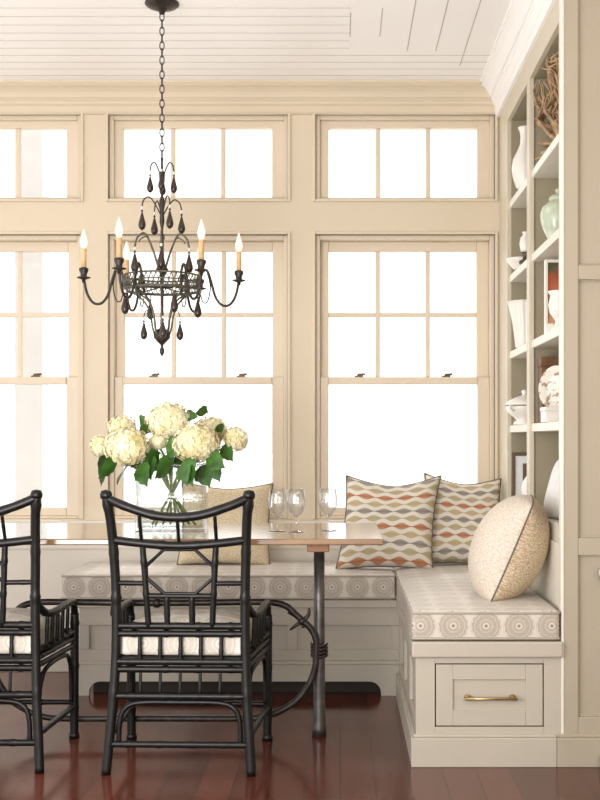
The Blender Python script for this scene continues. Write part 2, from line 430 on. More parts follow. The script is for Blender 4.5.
# windows --------------------------------------------------------------
def window(n, off, label):
    a, b = wx(315.5+off), wx(495+off)
    root = bpy.data.objects.new('window_%d' % n, None); COL.objects.link(root)
    root.location = ((a+b)/2, YW, zL0); struct(root, label, 'window')
    YS = YW+.045
    def sx(px): return (px+off-VX)*YW/F*1.0
    # bead casing round both openings
    for zz0, zz1 in ((zT0, zT1), (zL0, zL1)):
        bm = NB(); w = .014; p = .012
        box(bm, a-w, a, YW-p, YW+.02, zz0-w*(zz0 == zT0), zz1+w); box(bm, b, b+w, YW-p, YW+.02, zz0-w*(zz0 == zT0), zz1+w)
        box(bm, a, b, YW-p, YW+.02, zz1, zz1+w)
        if zz0 == zT0: box(bm, a, b, YW-p, YW+.02, zz0-w, zz0)
        obj('window_casing', bm, M['wall'], root, bev=.004)
        bm = NB(); w = .022
        box(bm, a, a+w, YW+.018, YW+.10, zz0, zz1); box(bm, b-w, b, YW+.018, YW+.10, zz0, zz1)
        box(bm, a+w, b-w, YW+.018, YW+.10, zz1-w, zz1); box(bm, a+w, b-w, YW+.018, YW+.10, zz0, zz0+.012)
        obj('window_frame', bm, M['sash'], root, bev=.004)
    gl, gr = sx(328.5), sx(478.5)
    ia, ib = a+.022, b-.022
    m1, m2 = sx(378.3), sx(429)
    mw = .011
    # transom sash
    zb, zt = wz(196), wz(125.5)
    bm = NB()
    box(bm, ia, gl, YS, YS+.04, zT0+.012, zT1-.022); box(bm, gr, ib, YS, YS+.04, zT0+.012, zT1-.022)
    box(bm, gl, gr, YS, YS+.04, zT0+.012, zb); box(bm, gl, gr, YS, YS+.04, zt, zT1-.022)
    s = obj('transom_sash', bm, M['sash'], root, bev=.004)
    for m in (m1, m2):
        bm = NB(); box(bm, m-mw, m+mw, YS+.006, YS+.034, zb, zt); o = obj('muntin', bm, M['sash'], s, world=False, bev=.004)
        o.location = -root.location
    bm = NB(); box(bm, gl, gr, YS+.018, YS+.022, zb, zt); o = obj('glass_pane', bm, M['pane'], s, world=False); o.location = -root.location
    # upper sash (sits further out), lower sash (nearer the room)
    zr0, zr1 = wz(384), wz(376.5); zt = wz(249)
    YU = YS+.03
    bm = NB()
    box(bm, ia, gl, YU, YU+.035, zr0, zL1-.022); box(bm, gr, ib, YU, YU+.035, zr0, zL1-.022)
    box(bm, gl, gr, YU, YU+.035, zt, zL1-.022); box(bm, gl, gr, YU, YU+.035, zr0+.004, zr1+.002)
    s = obj('upper_sash', bm, M['sash'], root, bev=.004)
    zm = wz(313)
    for m in (m1, m2):
        bm = NB(); box(bm, m-mw, m+mw, YU+.006, YU+.03, zr1, zt); o = obj('muntin', bm, M['sash'], s, world=False, bev=.004); o.location = -root.location
    bm = NB(); box(bm, gl, gr, YU+.007, YU+.029, zm-mw, zm+mw); o = obj('muntin', bm, M['sash'], s, world=False, bev=.004); o.location = -root.location
    bm = NB(); box(bm, gl, gr, YU+.016, YU+.02, zr1, zt); o = obj('glass_pane', bm, M['pane'], s, world=False); o.location = -root.location
    zb = wz(508)
    bm = NB(); YB = YS-.008
    box(bm, ia, gl, YB, YB+.035, zL0+.012, zr1); box(bm, gr, ib, YB, YB+.035, zL0+.012, zr1)
    box(bm, gl, gr, YB, YB+.035, zL0+.012, zb); box(bm, gl, gr, YB-.004, YB+.035, zr0, zr1)
    s = obj('lower_sash', bm, M['sash'], root, bev=.004)
    bm = NB(); box(bm, gl, gr, YB+.014, YB+.018, zb, zr0); o = obj('glass_pane', bm, M['pane'], s, world=False); o.location = -root.location
    for px in (359, 447):
        bm = NB(); x = sx(px)
        box(bm, x-.02, x+.02, YB, YB+.025, zr1, zr1+.007); box(bm, x-.008, x+.022, YB-.004, YB+.016, zr1+.007, zr1+.014)
        tube(bm, [(x-.005,YB+.006,zr1+.012), (x+.03,YB+.002,zr1+.014)], .005, 8)
        o = obj('sash_lock', bm, M['lock'], s, world=False, label='small dark metal sash lock'); o.location = -root.location
window(1, OFFS[0], 'right hand double hung window with transom above')
window(2, OFFS[1], 'middle double hung window behind the chandelier')
window(3, OFFS[2], 'left hand double hung window cut by the frame')
window(4, OFFS[3], 'farthest left double hung window')

# outside: porch deck and columns, bleached by the daylight
bm = NB(); box(bm, -7, 5, YW+.3, 12, -.35, -.3)
struct(obj('floor_porch', bm, M['porch']), 'pale porch deck outside the windows', 'porch floor')
def porch_column(x, y, label):
    t = thing('porch_column', label, 'column', (x,y,-.3))
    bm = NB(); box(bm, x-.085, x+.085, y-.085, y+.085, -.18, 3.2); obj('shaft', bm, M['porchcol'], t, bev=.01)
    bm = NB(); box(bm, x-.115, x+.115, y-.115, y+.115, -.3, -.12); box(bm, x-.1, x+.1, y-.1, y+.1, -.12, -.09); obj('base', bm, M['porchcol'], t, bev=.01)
porch_column((32-VX)*7.0/F, 7.0, 'white porch column outside the left window')

# ------------------------------------------------------------------ bookcase and tall cabinet
YN = 3.97
t = thing('bookcase', 'tall built-in cream bookcase with white edged shelves beside the window', 'bookcase', (BX,4.77,0))
BD = 1.10
bm = NB()
for a, b in ((YN+.02, 4.03), (4.66, 4.72), (5.275, 5.44)): box(bm, BX, BX+.022, a, b, .0, ZC-.14)
box(bm, BX+.006, BX+.022, 5.44, YW, 0, ZC-.14)
box(bm, BX, BX+.022, 4.03, 4.66, 2.585, ZC-.14); box(bm, BX, BX+.022, 4.72, 5.275, 2.585, ZC-.14)
obj('face_frame', bm, M['faceframe'], t, bev=.003)
bm = NB(); box(bm, BX+.004, BX+.022, 4.03, 4.66, .0, .755); box(bm, BX+.004, BX+.022, 4.72, 5.275, .0, .755)
obj('lower_panel', bm, M['shelf'], t, bev=.003)
for a, b in ((YN+.02, 4.02), (4.67, 4.71), (5.275, 5.30)):
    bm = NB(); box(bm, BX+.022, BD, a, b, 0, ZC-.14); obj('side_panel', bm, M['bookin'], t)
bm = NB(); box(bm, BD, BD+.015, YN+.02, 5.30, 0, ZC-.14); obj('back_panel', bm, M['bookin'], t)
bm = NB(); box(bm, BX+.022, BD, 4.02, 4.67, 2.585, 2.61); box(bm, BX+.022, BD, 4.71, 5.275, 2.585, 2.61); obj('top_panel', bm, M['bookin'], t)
SH = {'A': 2.215, 'B': 1.875, 'C': 1.525, 'D': 1.187, 'E': .82}
for k, z in SH.items():
    th = .033 if k != 'E' else .065
    for a, b in ((4.02, 4.67), (4.71, 5.275)):
        bm = NB(); box(bm, BX+.012, BD, a, b, z-th, z); obj('shelf', bm, M['shelf'], t, bev=.003)
t = thing('tall_cabinet', 'tall cream panelled cabinet front at the right edge', 'cabinet', (1.16,3.97,0))
CX0, CX1, CY = .763, 1.55, 3.95
px2x = lambda px, Y: (px-VX)*Y/F
pz = lambda py, Y: CH-(py-VY)*Y/F
xa = px2x(578.5, CY)
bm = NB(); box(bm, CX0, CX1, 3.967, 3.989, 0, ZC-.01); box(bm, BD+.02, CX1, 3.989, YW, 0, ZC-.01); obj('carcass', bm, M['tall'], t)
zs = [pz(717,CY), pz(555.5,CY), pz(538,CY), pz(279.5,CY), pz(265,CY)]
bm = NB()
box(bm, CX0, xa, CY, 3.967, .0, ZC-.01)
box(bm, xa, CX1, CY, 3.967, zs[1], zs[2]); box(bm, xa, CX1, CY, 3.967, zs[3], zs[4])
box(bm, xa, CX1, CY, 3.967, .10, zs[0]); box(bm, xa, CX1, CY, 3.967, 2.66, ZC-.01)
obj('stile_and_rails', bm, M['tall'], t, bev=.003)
bm = NB()
box(bm, CX0-.003, CX0+.006, CY-.003, 3.985, .0, ZC-.14); obj('edge_bead', bm, M['shelf'], t, bev=.002)
bm = NB()
for a, b in ((zs[0],zs[1]), (zs[2],zs[3]), (zs[4],2.66)):
    box(bm, xa, xa+.006, CY+.010, 3.967, a, b); box(bm, xa+.006, CX1, CY+.010, 3.967, b-.006, b); box(bm, xa+.006, CX1, CY+.010, 3.967, a, a+.006)
obj('panel_moulding', bm, M['tall'], t, bev=.002)
bm = NB(); box(bm, CX0-.02, CX1, CY-.018, CY, 0, .10); box(bm, CX0-.012, CX1, CY-.011, CY, .10, .112)
obj('plinth', bm, M['tall'], t, bev=.003)
hx = px2x(596, CY); hz = pz(573, CY)
bm = NB(); tube(bm, [(hx,CY-.035,hz), (hx+.16,CY-.035,hz)], .022, 14); tube(bm, [(hx+.012,CY-.035,hz),(hx+.012,CY+.003,hz)], .009); tube(bm, [(hx+.145,CY-.035,hz),(hx+.145,CY+.003,hz)], .009)
lathe(bm, [(0,-.006),(.019,-.006),(.019,.006),(0,.006)], (0,0,0), 16) if False else None
obj('handle', bm, M['chrome'], t, label='polished nickel bar handle')
bm = NB(); hz = pz(756, CY)
tube(bm, [(hx+.004,CY-.045,hz), (hx+.15,CY-.045,hz)], .017, 14); tube(bm, [(hx+.02,CY-.045,hz),(hx+.02,CY-.012,hz)], .009)
obj('foot_pull', bm, M['chrome'], t, label='polished nickel pull at the plinth')

# ------------------------------------------------------------------ window benches
BF = 5.05
x0, x1 = -1.146, .272
t = thing('window_bench', 'long cream panelled bench under the windows behind the table', 'bench', ((x0+x1)/2, 5.3, 0))
bm = NB(); box(bm, x0-.02, x1, BF-.02, YW, .385, .42); obj('seat_board', bm, M['cab'], t, bev=.004)
bm = NB(); box(bm, x0, x1, BF+.012, YW, .10, .385); obj('carcass', bm, M['cab'], t)
# front frame with an arched toe cut-out
fl = x0+.045; fr = px2x(381, BF)
prof = [(x0,0), (fl,0)]
zc = .062; R = .05
for k in range(0, 7): a = PI - k*PI/12; prof.append((fl+R+R*math.cos(a), zc-R+R*math.sin(a)+.0))
for k in range(0, 7): a = PI/2 - k*PI/12; prof.append((fr-R+R*math.cos(a), zc-R+R*math.sin(a)))
prof += [(fr,0), (x1,0), (x1,.135), (x0,.135)]
bm = NB(); prism(bm, prof, 'y', BF-.012, BF+.014)
obj('toe_board', bm, M['cab'], t, label='base board with a round cornered toe cut-out')
bm = NB(); box(bm, x0, x1, BF-.006, BF+.012, .135, .15); box(bm, x0, x1, BF, BF+.012, .305, .385); box(bm, x0, x1, BF, BF+.012, .15, .20)
n = 3; w = (x1-x0-.045)/n
for k in range(n+1): box(bm, x0+k*w, x0+k*w+.045, BF, BF+.012, .20, .305)
obj('front_frame', bm, M['cab'], t, bev=.003)
bm = NB()
bm2 = NB(); box(bm2, x0+.05, x1-.01, BF+.06, BF+.08, 0, .10); obj('kick_board', bm2, M['gap'], t, label='board coloured as the shade behind the toe cut-out')  # toe recess shade painted as a near-black board
bm.free()

RX0, RX1, RY0 = .260, BX-.003, 3.95
t = thing('drawer_bench', 'short cream bench with a drawer in its end below the bookcase', 'bench', ((RX0+RX1)/2, 4.5, 0))
bm = NB(); box(bm, RX0-.014, RX1, RY0-.02, YW, .375, .43); obj('seat_board', bm, M['cab'], t, bev=.006)
dx0, dx1, dz0, dz1 = px2x(435,RY0), px2x(544,RY0), pz(727,RY0), pz(663.5,RY0)
bm = NB(); box(bm, RX0+.014, RX1, RY0+.03, YW, 0, .375); obj('carcass', bm, M['cab'], t)
bm = NB()
box(bm, RX0, dx0, RY0, RY0+.03, 0, .375); box(bm, dx1, RX1, RY0, RY0+.03, 0, .375)
box(bm, dx0, dx1, RY0, RY0+.03, 0, dz0); box(bm, dx0, dx1, RY0, RY0+.03, dz1, .375)
obj('end_frame', bm, M['cab'], t, bev=.002)
bm = NB(); box(bm, dx0, dx1, RY0+.012, RY0+.029, dz0, dz1); obj('drawer_shadow_gap', bm, M['gap'], t, label='dark sheet standing in for the shade round the drawer')  # shade in the drawer gap painted as a near-black sheet
bm = NB(); gp = .004
box(bm, dx0+gp, dx1-gp, RY0+.010, RY0+.024, dz0+gp, dz1-gp)
e = .058; ez = .052
fx0, fx1, fz0, fz1 = dx0+gp, dx1-gp, dz0+gp, dz1-gp
box(bm, fx0, fx0+e, RY0+.001, RY0+.011, fz0, fz1); box(bm, fx1-e, fx1, RY0+.001, RY0+.011, fz0, fz1)
box(bm, fx0+e, fx1-e, RY0+.001, RY0+.011, fz1-ez, fz1); box(bm, fx0+e, fx1-e, RY0+.001, RY0+.011, fz0, fz0+ez)
dr = obj('drawer', bm, M['cab'], t, bev=.002)
bm = NB(); hy = RY0-.022; hz = pz(697.5,RY0)
ha, hb = px2x(464,RY0), px2x(516,RY0)
tube(bm, [(ha,hy,hz),(hb,hy,hz)], .0055, 12)
for hh in (ha+.012, hb-.012):
    tube(bm, [(hh,hy-.002,hz),(hh,RY0+.003,hz)], .0065, 10); tube(bm, [(hh,RY0-.003,hz),(hh,RY0+.003,hz)], .011, 12)
o = obj('bar_pull', bm, M['brass'], dr, world=False, label='slim brass bar pull'); o.location = -t.location
# left side panelling and base
bm = NB()
box(bm, RX0, RX0+.014, RY0+.03, RY0+.10, 0, .375)
box(bm, RX0, RX0+.014, RY0+.10, BF, .32, .375); box(bm, RX0, RX0+.014, RY0+.10, BF, 0, .15)
for yy in (4.30, 4.65, 4.98): box(bm, RX0, RX0+.014, yy, yy+.07, .15, .32)
obj('side_frame', bm, M['cab'], t, bev=.002)
bm = NB(); box(bm, RX0-.016, CX0-.021, RY0-.018, RY0, 0, .10); box(bm, RX0-.016, RX0, RY0, BF-.014, 0, .10)
box(bm, RX0-.008, CX0-.021, RY0-.009, RY0, .10, .11); box(bm, RX0-.008, RX0, RY0, BF-.014, .10, .11)
obj('plinth', bm, M['cab'], t, bev=.003)

# bench cushions
def seat_cushion(name, label, xa, xb, ya, yb, z0, z1, parent=None, mats=None, dome=.008, nx=24, ny=16, loc=None, puff=.0):
    cx, cy, cz = (xa+xb)/2, (ya+yb)/2, (z0+z1)/2
    bm = NB(); box(bm, xa-cx, xb-cx, ya-cy, yb-cy, z0-cz, z1-cz)
    bmesh.ops.bevel(bm, geom=list(bm.edges), offset=.016, segments=3, affect='EDGES', profile=.6)
    bm.normal_update()
    for ax, nn in ((0,nx),(1,ny)):
        lo, hi = ((xa-cx)+.02, (xb-cx)-.02) if ax == 0 else ((ya-cy)+.02, (yb-cy)-.02)
        for k in range(nn):
            p = [0,0,0]; p[ax] = lo+(hi-lo)*k/(nn-1); nrm = [0,0,0]; nrm[ax] = 1
            bmesh.ops.bisect_plane(bm, geom=list(bm.verts)+list(bm.edges)+list(bm.faces), plane_co=p, plane_no=nrm)
    uv_box(bm)
    hx_, hy_ = (xb-xa)/2, (yb-ya)/2
    rnd = random.Random(5)
    for v in bm.verts:
        u, w = v.co.x/hx_, v.co.y/hy_
        if v.co.z > 0: v.co.z += dome*max(0,(1-u**4))*max(0,(1-w**4)) + .002*math.sin(9*v.co.x+3*v.co.y)*math.cos(7*v.co.y)*max(0,1-u*u)
        if puff:
            s = 1+puff*(1-abs(v.co.z)/((z1-z0)/2))*.5; v.co.x *= s; v.co.y *= s
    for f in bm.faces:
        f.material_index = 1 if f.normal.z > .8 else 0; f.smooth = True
    o = obj(name, bm, mats, None, world=False)
    o.location = (cx,cy,cz)
    return o, (cx,cy,cz)
def rect_pipe(o, xa, xb, ya, yb, zs_, r, mat, parent, c, name='piping'):
    bm = NB(); q = .012
    for z in zs_:
        pts = []
        for (x, y, a0) in ((xb-q,yb-q,0),(xa+q,yb-q,90),(xa+q,ya+q,180),(xb-q,ya+q,270)):
            for k in range(4):
                a = math.radians(a0+30*k); pts.append((x+q*math.cos(a)-c[0], y+q*math.sin(a)-c[1], z-c[2]))
        tube(bm, pts, r, 6, closed=True)
    p = obj(name, bm, mat, parent, world=False); return p
mm = [M['medal'], M['medalglare']]
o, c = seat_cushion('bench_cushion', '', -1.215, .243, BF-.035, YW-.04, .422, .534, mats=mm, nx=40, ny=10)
tag(o, 'long grey and cream medallion print cushion on the window bench', 'cushion')
rect_pipe(o, -1.215, .243, BF-.035, YW-.04, (.430,.526), .0045, M['creampipe'], o, c)
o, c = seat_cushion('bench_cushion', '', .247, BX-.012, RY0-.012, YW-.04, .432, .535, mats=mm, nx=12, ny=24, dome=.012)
tag(o, 'short grey and cream medallion print cushion on the drawer bench', 'cushion')
rect_pipe(o, .247, BX-.012, RY0-.012, YW-.04, (.440,.527), .0045, M['creampipe'], o, c)

# ------------------------------------------------------------------ scatter pillows
def pillow(name, label, w, h, tk, mats, pipe, loc, rot, pinch=.05, chop=0.0, shear=0.0, n=28, group=None, power=.5, ex=4, two=False, rough=0.0):
    bm = NB(); lay = bm.loops.layers.uv.verify(); uvd = {}
    rnd = random.Random(hash(label) % 1000 if False else len(label))
    def pos(u, v, s):
        x = w/2*u*(1-pinch*(1-v*v)); y = h/2*v*(1-pinch*(1-u*u))
        x += shear*h*v
        if v > 0: y -= chop*h*v*(1-abs(u)**1.4)
        z = s*tk/2*(max(0,1-abs(u)**ex)*max(0,1-abs(v)**ex))**power
        z += s*rough*math.sin(7*u+2*v)*math.cos(5*v-u)*(1-u*u)*(1-v*v)
        return Vector((x,y,z))
    grids = []
    for s in (1,-1):
        g = [[None]*(n+1) for _ in range(n+1)]
        for i in range(n+1):
            for j in range(n+1):
                u, v = -1+2*i/n, -1+2*j/n
                u = math.sin(u*PI/2)*.35+u*.65; v = math.sin(v*PI/2)*.35+v*.65
                edge = i in (0,n) or j in (0,n)
                if s == -1 and edge: vv = grids[0][i][j]
                else: vv = bm.verts.new(pos(u,v,s))
                g[i][j] = vv; uvd[vv] = ((u+1)/2,(v+1)/2)
        grids.append(g)
        for i in range(n):
            for j in range(n):
                q = [g[i][j],g[i+1][j],g[i+1][j+1],g[i][j+1]]
                if s == -1: q.reverse()
                f = bm.faces.new(q); f.smooth = True; f.material_index = (0 if s == 1 else 1) if two else 0
                for l in f.loops: l[lay].uv = uvd[l.vert]
    g = grids[0]
    ring = [g[i][0].co.copy() for i in range(n)]+[g[n][j].co.copy() for j in range(n)]+[g[i][n].co.copy() for i in range(n,0,-1)]+[g[0][j].co.copy() for j in range(n,0,-1)]
    o = obj(name, bm, mats, None, world=False)
    o.location = loc; o.rotation_euler = rot
    tag(o, label, 'pillow', group)
    bm = NB(); tube(bm, ring, .0045 if ex == 4 else .003, 6, closed=True)
    obj('piping', bm, pipe, o, world=False)
    return o
# local x = width, y = height, z = thickness toward viewer; rot x ~ 75 deg leans it back on the wall
zt = .545
pillow('throw_pillow', 'large wavy orange and grey striped pillow leaning in front, left of its match', .435, .44, .17, [M['ikat']], M['piping'],
       ((389-VX)*5.22/F, 5.235, zt+.20), (math.radians(73), math.radians(0), math.radians(-2)), chop=.08, pinch=.085, shear=.05, group='wavy striped pillows')
pillow('throw_pillow', 'wavy striped pillow in the corner, partly behind the larger striped pillow', .37, .43, .15, [M['ikat2']], M['piping'],
       ((463-VX)*5.36/F, 5.37, zt+.198), (math.radians(75), math.radians(4), math.radians(8)), chop=.06, pinch=.085, group='wavy striped pillows')
pillow('throw_pillow', 'golden beige print pillow on the window bench behind the vase', .43, .40, .14, [M['gold']], M['piping'],
       ((225-VX)*5.36/F, 5.39, zt+.182), (math.radians(72), math.radians(1), 0), chop=.05, pinch=.07)
pillow('throw_pillow', 'plump cream script print pillow leaning against the bookcase', .36, .375, .275, [M['scrollL'], M['scroll']], M['piping'],
       (.628, 4.28, zt+.170), (Matrix.Rotation(math.radians(-95),4,'Z') @ Matrix.Rotation(math.radians(67),4,'X')).to_euler(), pinch=-.15, two=True, power=.62, ex=2.2)
pillow('throw_pillow', 'white linen pillow on the lowest bookcase shelf', .26, .24, .10, [M['linen']], M['creampipe'],
       (.855, 4.32, .82+.116), (Matrix.Rotation(math.radians(-78),4,'Z') @ Matrix.Rotation(math.radians(74),4,'X')).to_euler(), pinch=.03)

# ------------------------------------------------------------------ dining table
TX0, TX1, TY0, TY1, TZ = -1.55, .151, 4.0, 4.77, .776
t = thing('dining_table', 'long wooden dining table with forged iron legs and branch stretcher', 'table', (-.70,4.385,0))
bm = NB(); box(bm, TX0, TX1, TY0, TY1, TZ-.022, TZ); obj('tabletop', bm, M['tabletop'], t, bev=.004)
LX = -.079; LX2 = -1.321; LY = 4.365
for lx in (LX, LX2):
    bm = NB(); box(bm, lx-.04, lx+.04, TY0+.14, TY1-.14, TZ-.06, TZ-.022); obj('cross_block', bm, M['tableblock'], t, bev=.004)
    bm = NB()
    tube(bm, [(lx,LY,TZ-.055),(lx,LY,.45),(lx,LY,.30),(lx,LY,.08),(lx,LY,.03),(lx,LY,0)], [.0205,.0205,.022,.023,.026,.028], 14)
    o = obj('leg', bm, M['ironleg'], t)
    bm = NB()
    for k in range(4):
        pts = [(lx+.027*math.cos(a),LY+.027*math.sin(a), .305+.014*k+.004*math.sin(a)) for a in [2*PI*q/16 for q in range(16)]]
        tube(bm, pts, .0075, 8, closed=True)
    o2 = obj('wrapped_ring', bm, M['iron'], o, world=False); o2.location = -t.location
def tp(px, py): return P(px, py, LY-.03)
YT = LY-.03
bm = NB()
mid = -.70
rt = [tp(180,603), tp(245,602), tp(272,602.5), tp(286,606), tp(294,613), tp(303,621), tp(311,629), tp(316,640), tp(316,655), tp(315,668), tp(309,684), tp(297,700), tp(280,711), tp(262,717), tp(240,718.5), tp(180,718.5)]
def mir(p): return Vector((2*mid-p.x, p.y, p.z))
loop = rt + [mir(p) for p in rt[::-1]]
up = [Vector((mid,YT,rt[0].z))]
sp = spline(rt, 6); spm = [mir(p) for p in sp[::-1]]
full = sp+spm
full = [p for i, p in enumerate(full) if i == 0 or (p-full[i-1]).length > 1e-4]
tube(bm, full, .0125, 10, closed=True)
obj('iron_stretcher', bm, M['iron'], t)
for side in (0, 1):
    f = (lambda p: p) if side == 0 else mir
    bm = NB()
    tube(bm, spline([f(p) for p in (tp(290,630),tp(295,626),tp(302,621),tp(307,617),tp(309,613),tp(309,608))], 5), [.004+.004*math.sin(PI*min(1,(i+.01)/25)) for i in range(26)], 8)
    tube(bm, spline([f(p) for p in (tp(288,612),tp(295,616),tp(302,621),tp(303,628))], 5), .006, 8)
    lathe(bm, [(0,-.016),(.013,-.012),(.017,0),(.013,.012),(0,.016)], f(tp(302,621)), 10)
    obj('branch_twist', bm, M['iron'], t, label='forged twig knot on the stretcher')
bm = NB(); q = tp(157,603); lathe(bm, [(0,-.02),(.014,-.014),(.02,0),(.014,.014),(0,.02)], q, 12); obj('collar', bm, M['iron'], t)

# ------------------------------------------------------------------ chairs
def make_chair(loc, rotz, label, group):
    t = thing('bamboo_armchair', label, 'chair', loc, (0,0,rotz), group)
    def part(name, segs, label=None):
        bm = NB()
        for pts, r in segs: bamboo(bm, pts, r)
        return obj(name, bm, M['black'], t, world=False, label=label)
    ZB = [(0,.244,-.235),(.10,.237,-.222),(.25,.226,-.205),(.42,.219,-.192),(.60,.219,-.196),(.70,.222,-.205),(.78,.225,-.217),(.86,.230,-.236),(.935,.239,-.256)]
    def back(z):   # x half-width and y of the rear posts at height z
        for (za,xa_,ya_),(zb,xb_,yb_) in zip(ZB, ZB[1:]):
            if za <= z <= zb:
                k = (z-za)/(zb-za); return xa_+(xb_-xa_)*k, ya_+(yb_-ya_)*k
        return ZB[-1][1:]
    for s in (-1,1):
        bm = NB(); pts = spline([(s*x,y,z) for z,x,y in ZB], 4)
        bamboo(bm, pts, .0165, .16); lathe(bm, [(0,-.012),(.019,-.010),(.021,.004),(.016,.016),(0,.02)], pts[-1], 12)
        obj('back_post', bm, M['black'], t, world=False)
    # top rail, sagging and bowed back
    x, y = back(.928)
    part('top_rail', [(spline([(-x,y,.928),(-x*.75,y-.008,.902),(-x*.35,y-.014,.872),(0,y-.016,.864),(x*.35,y-.014,.872),(x*.75,y-.008,.902),(x,y,.928)],6), .0155)])
    x, y = back(.782)
    part('back_rail', [(spline([(-x,y,.784),(-x*.5,y-.008,.772),(0,y-.01,.766),(x*.5,y-.008,.772),(x,y,.784)],6), .0145)])
    for q in (-.126,0,.126):
        part('spindle', [([(q,-.222,.772),(q,-.268,.876)], .0062)])
    # upright pair and octagon
    for s in (-1,1):
        part('upright', [([(s*.124,-.222,.772),(s*.108,-.197,.49)], .0105)])
        xx, yy = back(.637); part('short_rail', [([(s*.116,-.208,.637),(s*xx,yy,.637)], .0085)])
    oc = []
    for px, pz_ in ((-.052,.752),(.052,.752),(.112,.697),(.112,.655),(.052,.602),(-.052,.602),(-.112,.655),(-.112,.697)):
        oc.append((px,-.198-(pz_-.5)*.075,pz_))
    bm = NB(); tube(bm, oc, .0066, 8, closed=True); obj('octagon_fret', bm, M['black'], t, world=False, label='octagonal fret in the chair back')
    part('fret_rail', [([(-.116,-.203,.594),(.116,-.203,.594)], .0095)])
    for q in (-.045,.04): part('spindle', [([(q,-.203,.594),(q,-.194,.49)], .0105)])
    # doubled rails at and under the seat
    for zc_, nm in ((.478,'lower_back_rail'),(.358,'rear_seat_rail')):
        xx, yy = back(min(zc_,.9))
        part(nm, [([(-xx,yy,zc_+.013),(xx,yy,zc_+.013)], .0125), ([(-xx,yy,zc_-.013),(xx,yy,zc_-.013)], .0115)])
    for k in range(5):
        q = -.138+.069*k
        part('spindle', [([(q,-.192,.468),(q,-.197,.37)], .0072)])
        part('spindle', [([(q*.98,-.197,.345),(q*.98,-.205,.262)], .0055)])
    xx, yy = back(.256); part('rear_lower_rail', [([(-xx,yy,.256),(xx,yy,.256)], .0125)])
    xx, yy = back(.098); part('rear_stretcher', [([(-xx,yy,.098),(xx,yy,.098)], .0115)])
    xa_, ya_ = back(.10)
    part('rear_arch_brace', [(spline([(-.205,-.214,.10),(-.203,-.212,.17),(-.185,-.208,.215),(-.135,-.205,.234),(0,-.205,.236),(.135,-.205,.234),(.185,-.208,.215),(.203,-.212,.17),(.205,-.214,.10)],5), .009)])
    # front legs that turn into the arms
    for s in (-1,1):
        xr, yr = back(.58)
        pts = [(s*.255,.222,0),(s*.256,.220,.2),(s*.257,.220,.42),(s*.257,.218,.47)]
        arm = spline([(s*.257,.218,.47),(s*.257,.205,.502),(s*.257,.165,.518),(s*.255,.06,.519),(s*.25,-.06,.516),(s*.24,-.13,.522),(s*.228,-.175,.55),(s*xr,-.196,.585)],6)
        bm = NB(); bamboo(bm, pts, .0165, .16)
        lathe(bm, [(0,0),(.02,0),(.02,.012),(.017,.022),(0,.03)], (s*.255,.222,0), 12)
        obj('front_leg', bm, M['black'], t, world=False)
        part('arm', [(arm, .0135)])
        for zz, r in ((.402,.0105),(.376,.0095),(.350,.0095)):
            xr2, yr2 = back(zz); part('side_rail', [([(s*xr2,yr2,zz),(s*.256,.22,zz)], r)])
        for k in range(5):
            yy = -.125+.062*k; xk = .235+.02*(yy+.2)/.4
            part('arm_spindle', [([(s*xk,yy,.402),(s*(xk+.004),yy,.516)], .0068)])
        xr2, yr2 = back(.125); part('side_stretcher', [([(s*xr2,yr2,.125),(s*.256,.22,.122)], .0105)])
        part('side_arch_brace', [(spline([(s*.25,.195,.14),(s*.25,.19,.24),(s*.25,.165,.305),(s*.247,.10,.332),(s*.236,-.08,.332),(s*.228,-.145,.30),(s*.226,-.175,.22),(s*.232,-.19,.14)],5), .008)])
    part('front_seat_rail', [([(-.256,.22,.402),(.256,.22,.402)], .0115), ([(-.256,.22,.376),(.256,.22,.376)], .0105)])
    part('front_stretcher', [([(-.256,.22,.135),(.256,.22,.135)], .0100)])
    bm = NB(); box(bm, -.218, .218, -.185, .21, .365, .385); obj('seat_deck', bm, M['black'], t, world=False)
    o, c = seat_cushion('seat_cushion', '', -.212, .212, -.178, .205, .387, .472, mats=[M['seatfab'], M['seatfab']], dome=.034, nx=14, ny=12, puff=.03)
    o.parent = t
    o['label'] = 'cream patterned seat cushion'
    return t
C1 = (-.533, 4.08, 0)
ch = make_chair(C1, -.03, 'black bamboo armchair with octagon fret back, whole in the foreground', 'black bamboo armchairs at the table')
dup(ch, (-1.255, 4.105, 0), 0.0, 'black bamboo armchair cut off by the left edge of the photo', 'black bamboo armchairs at the table')

# ------------------------------------------------------------------ chandelier
YC = 4.50
cx = (162-VX)*YC/F
S = F/YC
def cz(py): return CH+(VY-py)/S
t = thing('chandelier', 'dark bronze six candle chandelier with hanging drops above the table', 'chandelier', (cx,YC,ZC))
def CO(name, bm, m, label=None, parent=None, smooth=False):
    bmesh.ops.translate(bm, verts=bm.verts, vec=(0,0,-ZC))
    o = obj(name, bm, m, t if parent is None else parent, world=False, label=label, smooth=smooth)
    return o
bm = NB(); lathe(bm, [(0,ZC),(.066,ZC),(.067,ZC-.006),(.058,ZC-.014),(.032,ZC-.024),(.014,ZC-.032),(.010,ZC-.044),(0,ZC-.046)], (0,0,0), 28); CO('canopy', bm, M['bronze'])
bm = NB(); zt_ = ZC-.040; zb_ = cz(158); nl = 20; pitch = (zt_-zb_)/nl
for k in range(nl):
    zc_ = zt_-pitch*(k+.5); hh = pitch*.62; ww = .0085; pts = []
    for q in range(14):
        a = 2*PI*q/14; u, v = ww*math.cos(a), (hh)*math.sin(a)
        pts.append((u,0,zc_+v) if k % 2 == 0 else (0,u,zc_+v))
    tube(bm, pts, .0022, 6, closed=True)
CO('chain', bm, M['bronze'])
bm = NB()
